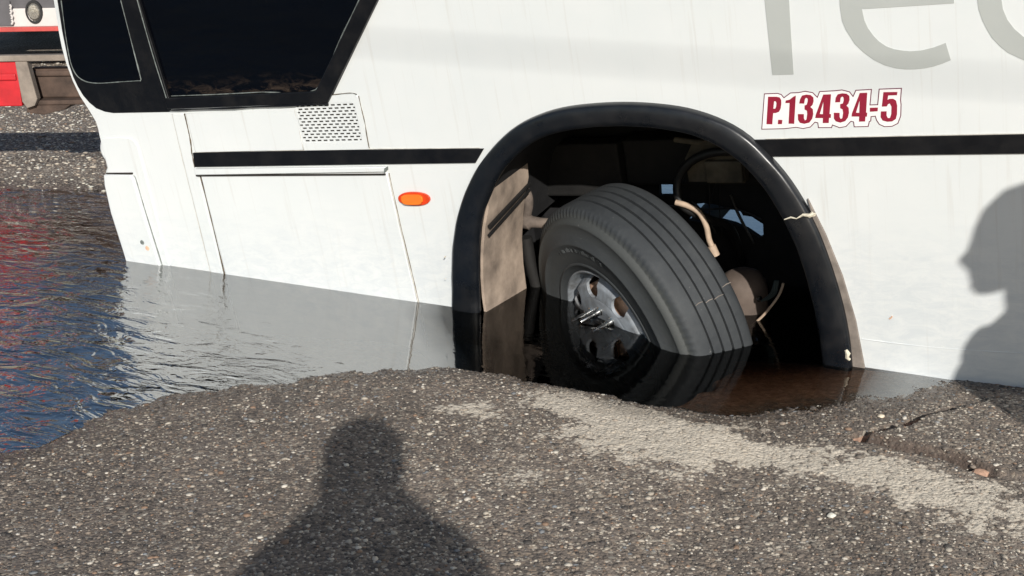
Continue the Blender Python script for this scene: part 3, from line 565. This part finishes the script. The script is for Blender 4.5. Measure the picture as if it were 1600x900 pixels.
# liner inside the arch, sunlit inner plate, struts
vs = []; fs = []
for i in range(NA):
    p = fi[i]
    for y_ in (.02, .25, .55, .90): vs.append((p.x+(.86-p.x)*-.03, y_, p.z+.012))
for i in range(NA-1):
    for k in range(3): fs.append((i*4+k, i*4+k+1, (i+1)*4+k+1, (i+1)*4+k))
lo, hi = 12, 84
b = MB(); b.add(vs, [f for f in fs if 16*4 <= f[0] <= 80*4]); b.make('arch_liner', M['well'], bus, True)
PP = [(.150,-.45),(.153,-.1),(.160,.05),(.175,.17),(.20,.28),(.225,.37),(.26,.46),(.268,.55),(.275,.63)]
b = MB(); b.prism(PP+[(x_-.012, z_+.006) for x_, z_ in PP[::-1]], .0, .375); b.make('inner_plate', M['mud_panel'], bus, 40)
b = MB(); b.box(1.62, 1.65, .02, .90, -.45, .62); b.make('inner_plate', M['well'], bus)
b = MB(); b.tube([(.235,.02,.368),(.25,.39,.425)], .010, 8); b.make('strut', M['hose'], bus, True); b = MB(); b.tube([(.225,.02,.33),(.245,.39,.395)], .007, 8); b.make('strut', M['hose'], bus, True)
bw = [(-.05,-.62),(1.75,-.62),(1.75,.93),(-.05,.93)]
b = MB(); b.prism(bw, .90, .93, holes=[[(.632,.180),(.720,.181),(.712,.240),(.636,.238)], [(.755,.060),(.83,.052),(.90,.066),(.975,.046),(1.03,.02),(1.085,-.02),(1.105,-.01),(1.108,.048),(1.06,.082),(1.02,.088),(1.005,.118),(.95,.122),(.90,.139),(.84,.146),(.80,.142),(.788,.10)]]); b.make('chassis_wall', M['well'], bus)
b = MB(); b.box(-1.2, .545, .70, .80, .25, .50).box(.55, 1.9, .74, .88, .29, .50).box(.60, .72, .62, .78, -.30, .12); b.make('chassis_rail', M['chassis'], bus, False, .01)
b = MB(); b.tube([(.64,.30,-.10),(.66,1.2,-.12),(.66,2.2,-.12)], .06, 12); b.make('front_axle', M['chassis'], bus, True)
# brackets, hoses and rods seen over the wheel
b = MB(); b.tube(smooth_path([(.175,.45,.385),(.192,.45,.355),(.195,.45,.31),(.182,.45,.265),(.165,.45,.235)], 4), [.014,.020,.023,.025,.025,.025,.025,.024,.023,.022,.021,.020,.020,.018,.018,.018,.016], 12); b.make('steering_arm', M['clay'], bus, True)
b = MB(); b.tube([(.13,.46,.215),(.17,.45,.222),(.185,.45,.222),(.20,.45,.222),(.24,.45,.218),(.36,.45,.21)], [.026,.034,.036,.026,.024,.024], 12); b.make('drag_link', M['clay'], bus, True)
b = MB(); b.tube([(.17,.42,.16),(.17,.42,.05),(.19,.44,-.30)], [.03,.028,.028], 10); b.make('kingpin_post', M['chassis'], bus, True)
b = MB(); b.tube(smooth_path([(.871,.5,.30),(.924,.5,.284),(.969,.5,.255),(.994,.5,.198),(1.001,.5,.131),(1.015,.5,.09)], 5), .0125, 10); b.tube(smooth_path([(1.008,.5,.105),(1.023,.5,.06)], 3), .018, 10); b.make('air_hose', M['hose_tan'], bus, True)
b = MB(); b.tube(smooth_path([(1.20,.6,.50),(1.14,.55,.508),(1.03,.55,.500),(.942,.55,.465),(.883,.55,.4),(.868,.54,.328),(.90,.52,.27),(.99,.56,.2),(1.03,.7,.1),(1.03,.8,-.1)], 5), .019, 10); b.make('air_hose', M['hose'], bus, True)
for P, r_ in (([(.80,.86,.17),(.87,.85,.10),(.90,.85,.02)],.006), ([(.91,.85,.40),(.90,.85,.30),(.88,.86,.12),(.87,.86,-.02)],.0035), ([(.95,.85,.28),(.93,.86,.15),(.925,.86,.0)],.003), ([(.985,.86,.20),(1.02,.86,.09),(1.07,.86,-.03)],.007), ([(.70,.8,.17),(.85,.85,.135),(1.0,.86,.135),(1.12,.85,.09)],.005), ([(1.03,.6,.36),(1.0,.62,.31),(.97,.65,.24)],.003)):
    b = MB(); b.tube(smooth_path(P, 4), r_, 6); b.make('brake_line', M['hose'], bus, True)
b = MB(); b.prism([(.90,.355),(.99,.355),(.992,.348),(1.15,.348),(1.155,.50),(1.11,.535),(1.03,.548),(.93,.52),(.895,.46)], .60, .66); b.make('support_bracket', M['bracket'], bus, False, .006)
b = MB(); b.box(.99, 1.15, .57, .60, .36, .455); b.make('bracket_box', M['bracket'], bus, False, .006)
b = MB(); b.tube([(.86,.60,.545),(.95,.59,.535),(1.06,.585,.53),(1.13,.59,.50)], .012, 8); b.make('bracket_bar', M['bracket'], bus, True)
# air spring behind the tyre with its steel fittings
b = MB(); b.lathe([(0,.12),(.045,.118),(.08,.10),(.10,.065),(.106,.02),(.10,-.03),(.106,-.10),(.10,-.20)], 28); o = b.make('air_spring', M['airbag'], bus, True); o.location = (1.125,.50,-.125)
b = MB(); b.tube([(1.222,.40,-.088),(1.236,.40,-.086)], .013, 8); b.make('bolt_head', M['steel'], bus, True)
b = MB()
for k in range(3): b.tube(smooth_path([(1.243+.012*k,.38,-.088+.004*k),(1.285+.010*k,.38,-.052),(1.310+.006*k,.38,.008)], 4), .0045, 6)
b.make('spring_clip', simple('worn_steel', (.10,.13,.13), .35, .6), bus, True)
b = MB(); b.tube(smooth_path([(1.19,.36,-.20),(1.245,.36,-.150),(1.29,.36,-.098),(1.328,.36,-.045),(1.349,.36,.005)], 4), .0055, 8); b.make('level_rod', M['hose_tan'], bus, True)
b = MB(); b.box(1.55, 1.60, .45, .90, -.45, .30); b.make('mud_flap', M['hose'], bus, False, .01)

# wheel: turned and cambered, half under water
WX = Vector((.84198, -.53950, .00264)); WY = Vector((-.07285, -.10885, .99138)); WZ = Vector((-.53456, -.83492, -.13095))
wm = Matrix((WX, WY, WZ)).transposed().to_4x4(); wm.translation = (.65925, .14064, -.16449)
b = MB(); b.lathe([(.306,-.008),(.309,.0),(.307,.007),(.300,.008),(.294,.003),(.288,-.010),(.283,-.028),(.276,-.034)], 128)
b.lathe([(.278,-.034),(.276,-.12),(.270,-.26),(.298,-.29),(.306,-.292)], 96)
def dz(r): # dished disc, outward towards the hub
    pts = [(.08,.022),(.195,.022),(.205,.020),(.250,.010),(.268,-.022),(.279,-.036)]
    for (r0, z0), (r1, z1) in zip(pts, pts[1:]):
        if r <= r1: t = (r-r0)/(r1-r0); return z0+(z1-z0)*t
    return -.036
NH = 8; ra, rb, rc, rh = .186, .279, .2325, .0425
for h in range(NH):
    a0 = math.radians(52+45*h); half = math.pi/NH; vs = []; fs = []; n = 48; K = 5
    bd = []
    for i in range(n):
        t = 2*math.pi*i/n; c, s_ = math.cos(t), math.sin(t); m_ = max(abs(c), abs(s_)); u_, v_ = c/m_, s_/m_
        bd.append(((ra+rb)/2+(rb-ra)/2*u_, half*v_))
    for k in range(K+1):
        f = k/K
        for i in range(n):
            t = 2*math.pi*i/n; hx = rc+rh*math.cos(t); hy = rh*math.sin(t)
            r1 = math.hypot(hx, hy); an1 = math.atan2(hy, hx); r_ = r1*(1-f)+bd[i][0]*f; an = an1*(1-f)+bd[i][1]*f
            vs.append((r_*math.cos(a0+an), r_*math.sin(a0+an), dz(r_)))
    for k in range(K):
        for i in range(n):
            j = (i+1) % n; fs.append((k*n+i, (k+1)*n+i, (k+1)*n+j, k*n+j))
    m0 = len(vs)
    for i in range(n): v = vs[i]; vs.append((v[0], v[1], v[2]-.014))
    for i in range(n): j = (i+1) % n; fs.append((i, j, m0+j, m0+i))
    b.add(vs, fs)
b.lathe([(.1865,.022),(.183,.024),(.135,.024),(.12,.022),(.09,.022)], 96)
wheel = b.make('wheel', M['rim'], bus, 35); wheel.matrix_local = wm
prof = [(.300,-.006),(.304,.004),(.312,.010),(.335,.016),(.337,.020),(.345,.020),(.347,.017),(.385,.026),(.430,.029),(.434,.032),(.440,.032),(.444,.028),(.480,.020),(.512,.006),(.515,.008),(.522,.006),(.530,-.002),(.538,-.012),(.5385,-.017),(.543,-.018),(.551,-.021),(.560,-.025),(.568,-.030),(.5745,-.040),(.578,-.052)]
nS = len(prof); gz = []
wt_ = .012
zz = [-.052, -.098, -.144, -.190, -.236, -.290]
for k, zc in enumerate(zz[1:5]):
    R_ = .5815-.0004*abs(k-1.5)
    prof += [(R_, zc+.0105), (R_, zc+.0064), (.567, zc+.0052), (.567, zc-.0052), (R_, zc-.0064), (R_, zc-.0105)]
prof += [(.5795,-.272),(.5745,-.284),(.566,-.294),(.545,-.303),(.50,-.322),(.43,-.330),(.36,-.318),(.306,-.300),(.300,-.292)]
tooth = {19, 20, 21, 22}
NT_ = 360
def mod(i, k, r, z):
    if i in tooth and k % 3 == 0: return r-.0045, z-.003
    if i > nS and prof[i][0] > .58:
        h1 = math.sin(k*12.9898+i*78.233)*43758.5453; return r+.0012*((h1 % 1)-.5), z
    return r, z
b = MB(); b.lathe(prof, NT_, mod); b.make('tyre', M['tyre'], wheel, 60)
# moulded sidewall characters worn past reading: short raised ribs
b = MB()
for a_ in np.linspace(70, 118, 30):
    a_ = math.radians(a_)
    if random.random() < .25: continue
    hh = random.choice([.012, .016, .02]); rr0 = .402
    for w_ in (0, 1):
        a2 = a_+w_*.012*random.choice([0, 1]); c, s_ = math.cos(a2), math.sin(a2)
        b.tube([(rr0*c, rr0*s_, .0275), ((rr0+hh)*c, (rr0+hh)*s_, .0295)], .0022, 5)
o = b.make('sidewall_marks', M['tyre'], wheel, True); o['kind'] = 'stuff'
b = MB()
for (a_, z0, z1) in ((24.0, -.19, -.235), (24.5, -.15, -.185), (25.5, -.105, -.14), (26.5, -.245, -.29)):
    c, s_ = math.cos(math.radians(a_)), math.sin(math.radians(a_)); R_ = .5825
    b.tube([(R_*c, R_*s_, z0), (R_*math.cos(math.radians(a_+.25)), R_*math.sin(math.radians(a_+.25)), (z0+z1)/2), (R_*c, R_*s_, z1)], [.0012, .0024, .0014], 5); nxt('paint_scuff', 'primer', wheel)
b = MB(); b.lathe([(0,.135),(.045,.133),(.055,.125),(.062,.06),(.095,.055),(.10,.045)], 40); b.make('hub', M['rim'], wheel, 40)
b = MB(); b.lathe([(0,-.030),(.215,-.030),(.235,-.036),(.246,-.30)], 64); b.make('brake_drum', M['drum'], wheel, 40)
nut = MB(); nut.lathe([(0,.100),(.0085,.0995),(.0098,.096),(.0098,.030),(.0145,.028),(.0155,.020),(.0155,.004),(.019,.001),(.019,-.002)], 12)
nme = None
for k in range(10):
    a_ = math.radians(18+36*k)
    if nme is None: o = nut.make('lug_nut', M['steel'], wheel, 35); nme = o.data
    else: o = bpy.data.objects.new('lug_nut', nme); COL.objects.link(o); o.parent = wheel
    o.location = (.132*math.cos(a_), .132*math.sin(a_), .024)

# ---------------------------------------------------------------- loose stones
def rock(x, y, r, col, label, sq=.6):
    bm = bmesh.new(); bmesh.ops.create_icosphere(bm, subdivisions=2, radius=r)
    for v in bm.verts: v.co *= 1+random.uniform(-.16, .16); v.co.z *= sq; v.co.x *= 1.25
    me = bpy.data.meshes.new('stone'); bm.to_mesh(me); bm.free()
    z = float(ground_fields(np.array([x]), np.array([y]))[1][0])
    o = link('stone', me, simple('stone_'+str(round(r*1e4)), col, .8, 0, .3, 60, .4), None, True); o.location = (x, y, z+r*sq*.55); o.rotation_euler = (0, 0, random.uniform(0, 1)); tag(o, label, 'stone')
rock(-.41, 3.775, .024, (.42, .26, .18), 'reddish brown broken stone at the end of the asphalt ridge on the right')
rock(-.775, 4.085, .010, (.60, .52, .40), 'pale round pebble near the right waterline above the crack')
rock(-.735, 3.27, .0115, (.62, .6, .52), 'flat white stone in dark asphalt below the sandy band')
rock(-.62, 2.93, .0115, (.5, .52, .46), 'oval grey green stone near the bottom edge, right of centre', .5)

# ---------------------------------------------------------------- vehicles behind on the left
M['red'] = simple('red_paint', (.46, .008, .014), .5, 0, .3, 6, .15)
M['red_trim'] = simple('faded_red', (.50, .07, .06), .5, 0, .2, 8)
M['dust_steel'] = simple('dusty_steel', (.24, .20, .165), .85, 0, .3, 10, .3)
M['rust_in'] = simple('rusty_inside', (.075, .048, .035), .8, 0, .6, 7, .3)
M['whiteplate'] = simple('white_plate', (.62, .58, .55), .6, 0, .08, 6)
M['greyplate'] = simple('grey_plate', (.10, .095, .10), .6, 0, .2, 6)
M['rubber'] = simple('rubber', (.02, .02, .02), .8)
def root(name, loc, rz, label, cat):
    o = bpy.data.objects.new(name, None); COL.objects.link(o); o.location = loc; o.rotation_euler = (0, 0, rz); return tag(o, label, cat)
tr = root('loader_trailer', (-6.361, 5.568, 0), math.radians(27.7), 'low red and grey steel trailer frame at the left edge behind the bus nose', 'trailer')
b = MB(); b.box(-2.6, .012, -.03, .10, .50, .775).box(-2.6, .0, -.045, -.03, .66, .70); b.make('red_panel', M['red'], tr, False, .012)
b = MB(); b.box(-2.6, 3.0, -.05, .02, .775, .812); b.make('top_rail', M['dust_steel'], tr, False, .006)
b = MB(); b.prism([(.006,.775),(.080,.775),(.115,.545),(.095,.505),(.045,.49),(.02,.53)], -.045, .02); b.make('post', M['dust_steel'], tr, False, .006)
b = MB(); b.box(.05, 3.0, .10, .16, .53, .72).box(.05, 3.0, .08, .10, .665, .70); b.make('rusty_box', M['rust_in'], tr, False, .01)
b = MB(); b.box(.0, 3.0, .0, .16, .50, .53).prism([(.03,.50),(.30,.50),(.26,.47),(.12,.44),(.02,.455)], .0, .30); b.make('underside', M['rust_in'], tr, False, .008)
b = MB()
for x_ in (-1.9, -1.2):
    b = MB(); c0 = len(b.v); b.lathe([(0,.12),(.2,.12),(.33,.10),(.36,.05),(.36,-.05),(.33,-.10),(.0,-.10)], 32)
    b.v[c0:] = [(v[0]+x_, v[2]+.45, v[1]+.37) for v in b.v[c0:]]
    b.make('road_wheel', M['rubber'], tr, 40)
b = MB(); b.box(2.2, 2.3, .1, .2, 0, .5); b.make('stand', M['dust_steel'], tr)
tk = root('truck', (-10.47, 9.05, 0), math.radians(29), 'red and white truck front with round lamp at the top left corner', 'truck')
b = MB(); b.box(-1.6, 2.0, -.02, .05, .52, .70); b.make('bumper', M['whiteplate'], tk, False, .01)
b = MB(); b.box(-1.6, 2.0, -.035, .05, .475, .52); b.make('bumper_trim', M['red_trim'], tk, False, .006)
b = MB(); b.box(-1.6, 2.0, .0, .06, .70, 1.0).box(-1.6, .11, -.03, -.02, .53, .78); b.make('grille_panel', M['greyplate'], tk, False, .008)
b = MB(); b.lathe([(0,.03),(.05,.026),(.062,.01),(.066,-.01)], 24, lambda i, k, r, z: (r*(1+.05*(k % 2)), z)); lens = b.make('lamp', simple('lamp_glass', (.55,.52,.46), .12, .7, .5, 160, .8), tk, 30); lens.rotation_euler = (math.radians(90), 0, 0); lens.scale = (1, 1.35, 1); lens.location = (.335, -.02, .665)
b = MB(); b.lathe([(.066,.02),(.082,.02),(.085,-.01)], 24); o = b.make('lamp_ring', M['rubber'], tk, True); o.rotation_euler = (math.radians(90), 0, 0); o.scale = (1, 1.35, 1); o.location = (.335, -.022, .665)
for k in range(4):
    b = MB(); b.tube([(.11+.006*(k % 2),-.05,.55+k*.05),(.125,-.052,.575+k*.05),(.115,-.05,.59+k*.05)], .012, 8); b.make('chain_link', M['whiteplate'], tk, True)
b = MB(); b.box(-1.6, -.4, .1, 2.2, .75, 2.35); b.make('cab', M['red'], tk, False, .05)
b = MB(); b.box(-1.6, -.42, .12, 2.2, 2.36, 2.85); b.make('cab_roof', M['whiteplate'], tk, False, .06)
b = MB(); b.box(-1.3, -.5, .06, .1, 1.6, 2.25); b.make('windscreen', M['glass'], tk)
b = MB(); b.box(-.35, 2.0, .15, 2.1, 1.0, 2.2); b.make('equipment_body', M['rust_in'], tk, False, .03)
b = MB(); b.box(-1.6, 2.0, 2.2, 6, .9, 1.2); b.make('bed', M['greyplate'], tk)
b = MB()
for x_ in (-1.35, .55):
    for y_ in (1.0, 4.8):
        b = MB(); c0 = len(b.v); b.lathe([(0,.15),(.3,.15),(.45,.12),(.5,.05),(.5,-.05),(.45,-.12),(0,-.15)], 32); b.v[c0:] = [(v[2]+x_, v[0]+y_, v[1]+.5) for v in b.v[c0:]]
        b.make('road_wheel', M['rubber'], tk, 40)

# unseen wire added behind the camera to cast a faint shadow across the bus
P0 = Vector((-2.69, 4.53, 0)) + AX*(-.05) + UP*1.16; P1 = Vector((-2.69, 4.53, 0)) + AX*1.45 + UP*.99
A_ = P0+SUN*13; B_ = P1+SUN*13; d_ = (B_-A_).normalized()
b = MB(); b.tube([A_-d_*14+Vector((0, 0, .5)), A_-d_*6+Vector((0, 0, .1)), A_, B_, B_+d_*6+Vector((0, 0, .1)), B_+d_*14+Vector((0, 0, .5))], .0075, 8)
cb = b.make('shadow_cable', M['hose'], None, True); tag(cb, 'unseen cable added behind the camera to cast a faint shadow on the bus', 'cable')

# ---------------------------------------------------------------- two people behind the camera: only their shadows reach the picture
M['skin'] = simple('skin', (.42, .26, .18), .6); M['shirt'] = simple('blue_shirt', (.12, .16, .25), .9); M['trousers'] = simple('dark_trousers', (.04, .04, .05), .9); M['hair'] = simple('dark_hair', (.02, .015, .012), .7)
def figure(origin, yaw, joints, edges, label, headprof, hc, sc):
    r_ = root('person', origin, yaw, label, 'person')
    names = list(joints); vs = [joints[n][0] for n in names]; es = [(names.index(a), names.index(b_)) for a, b_ in edges]
    me = bpy.data.meshes.new('body'); me.from_pydata(vs, es, []); o = link('body', me, M['shirt'], r_)
    sk = o.modifiers.new('s', 'SKIN'); sk.use_smooth_shade = True
    for i, n in enumerate(names):
        q_ = joints[n][1]; me.skin_vertices[0].data[i].radius = (q_[0], q_[1]) if hasattr(q_, '__len__') else (q_, q_)
    me.skin_vertices[0].data[0].use_root = True
    o.modifiers.new('ss', 'SUBSURF').levels = 1; o.modifiers['ss'].render_levels = 2
    # head: side profile (forward x, up z) lofted across the width
    vs = []; fs = []; n = len(headprof); C = (hc[0], hc[2]); K = 9
    for k in range(K):
        w_ = -1+2*k/(K-1); s_ = math.sqrt(max(.02, 1-w_*w_))
        for (px_, pz_) in headprof: vs.append((C[0]+(px_-C[0])*s_, hc[1]+w_*.085*sc, C[1]+(pz_-C[1])*(.25+.75*s_)))
    for k in range(K-1):
        for i in range(n): j = (i+1) % n; fs.append((k*n+i, k*n+j, (k+1)*n+j, (k+1)*n+i))
    fs.append(tuple(range(n))[::-1]); fs.append(tuple((K-1)*n+i for i in range(n)))
    b = MB(); b.add(vs, fs); b.make('head', M['skin'], r_, 60)
    return r_
# bystander facing left of the picture: local +x is the facing direction
Fd = Vector((-.8231, -.5679)); yaw2 = math.atan2(Fd.y, Fd.x)
HP = [(.168,1.697),(.150,1.723),(.144,1.76),(.142,1.80),(.128,1.86),(.085,1.915),(.03,1.93),(-.04,1.925),(-.10,1.88),(-.125,1.80),(-.115,1.70),(-.085,1.63),(-.06,1.56),(-.02,1.50),(.02,1.52),(.030,1.578),(.07,1.570),(.104,1.574),(.124,1.60),(.122,1.62),(.134,1.64),(.128,1.652),(.143,1.666)]
J2 = {'pelvis':((-.02,0,1.0),(.14,.18)),'waist':((0,0,1.18),(.12,.17)),'chest':((-.01,0,1.30),(.11,.18)),'neck0':((-.06,0,1.43),(.08,.08)),'neck':((-.045,0,1.56),.068),'shL':((0,.19,1.32),.06),'elL':((.0,.26,1.14),.048),'wrL':((.06,.25,.92),.032),'shR':((0,-.19,1.32),.06),'elR':((.0,-.26,1.14),.048),'wrR':((.06,-.25,.92),.032),
      'hipL':((-.02,.10,.95),.095),'knL':((.0,.11,.53),.065),'anL':((-.03,.12,.09),.042),'toL':((.13,.13,.04),.035),'hipR':((-.02,-.10,.95),.095),'knR':((.0,-.11,.53),.065),'anR':((-.03,-.12,.09),.042),'toR':((.13,-.13,.04),.035)}
E2 = [('pelvis','waist'),('waist','chest'),('chest','neck0'),('neck0','neck'),('chest','shL'),('shL','elL'),('elL','wrL'),('chest','shR'),('shR','elR'),('elR','wrR'),('pelvis','hipL'),('hipL','knL'),('knL','anL'),('anL','toL'),('pelvis','hipR'),('hipR','knR'),('knR','anR'),('anR','toR')]
p2 = figure((1.05, 2.35, .03), yaw2, {k: ((v[0][0], v[0][1], v[0][2]), v[1]) for k, v in J2.items()}, E2, 'bystander in profile whose head shadow falls on the rear of the bus side', [(a, b_-.03) for a, b_ in HP], (0, 0, 1.72), 1.1)
# photographer facing the bus with both hands raised to the phone
yaw1 = math.atan2(.8231, -.5679)
HP1 = [(.12,1.80),(.10,1.83),(.10,1.87),(.09,1.92),(.05,1.965),(-.01,1.98),(-.07,1.96),(-.11,1.90),(-.11,1.82),(-.09,1.76),(-.06,1.70),(-.02,1.66),(.02,1.68),(.04,1.715),(.085,1.72),(.10,1.75)]
J1 = dict(J2); J1 = {k: ((v[0][0], v[0][1], v[0][2]*1.06), v[1]) for k, v in J1.items()}
J1['shL'] = ((0,.24,1.56),.075); J1['shR'] = ((0,-.24,1.56),.075); J1['chest'] = ((-.01,0,1.50),(.12,.22)); J1['neck0'] = ((-.02,0,1.62),(.12,.20)); J1['neck'] = ((-.02,0,1.74),.135)
J1['elL'] = ((.10,.34,1.36),.07); J1['wrL'] = ((.22,.09,1.60),.06); J1['elR'] = ((.10,-.26,1.38),.075); J1['wrR'] = ((.22,-.07,1.62),.06)
p1 = figure((.134, -.27, .0), yaw1, J1, E2, 'photographer with raised arms whose shadow falls on the foreground asphalt', HP1, (0, 0, 1.84), 1.5)
p1['label'] = 'photographer holding up a phone, casting the long shadow on the foreground asphalt'
ph = MB(); ph.box(.27, .28, -.04, .04, 1.64, 1.80); o = ph.make('phone', M['rubber'], None, False, .004); o.location = p1.location; o.rotation_euler = p1.rotation_euler; tag(o, 'dark phone held up in the photographer\'s hands', 'phone')
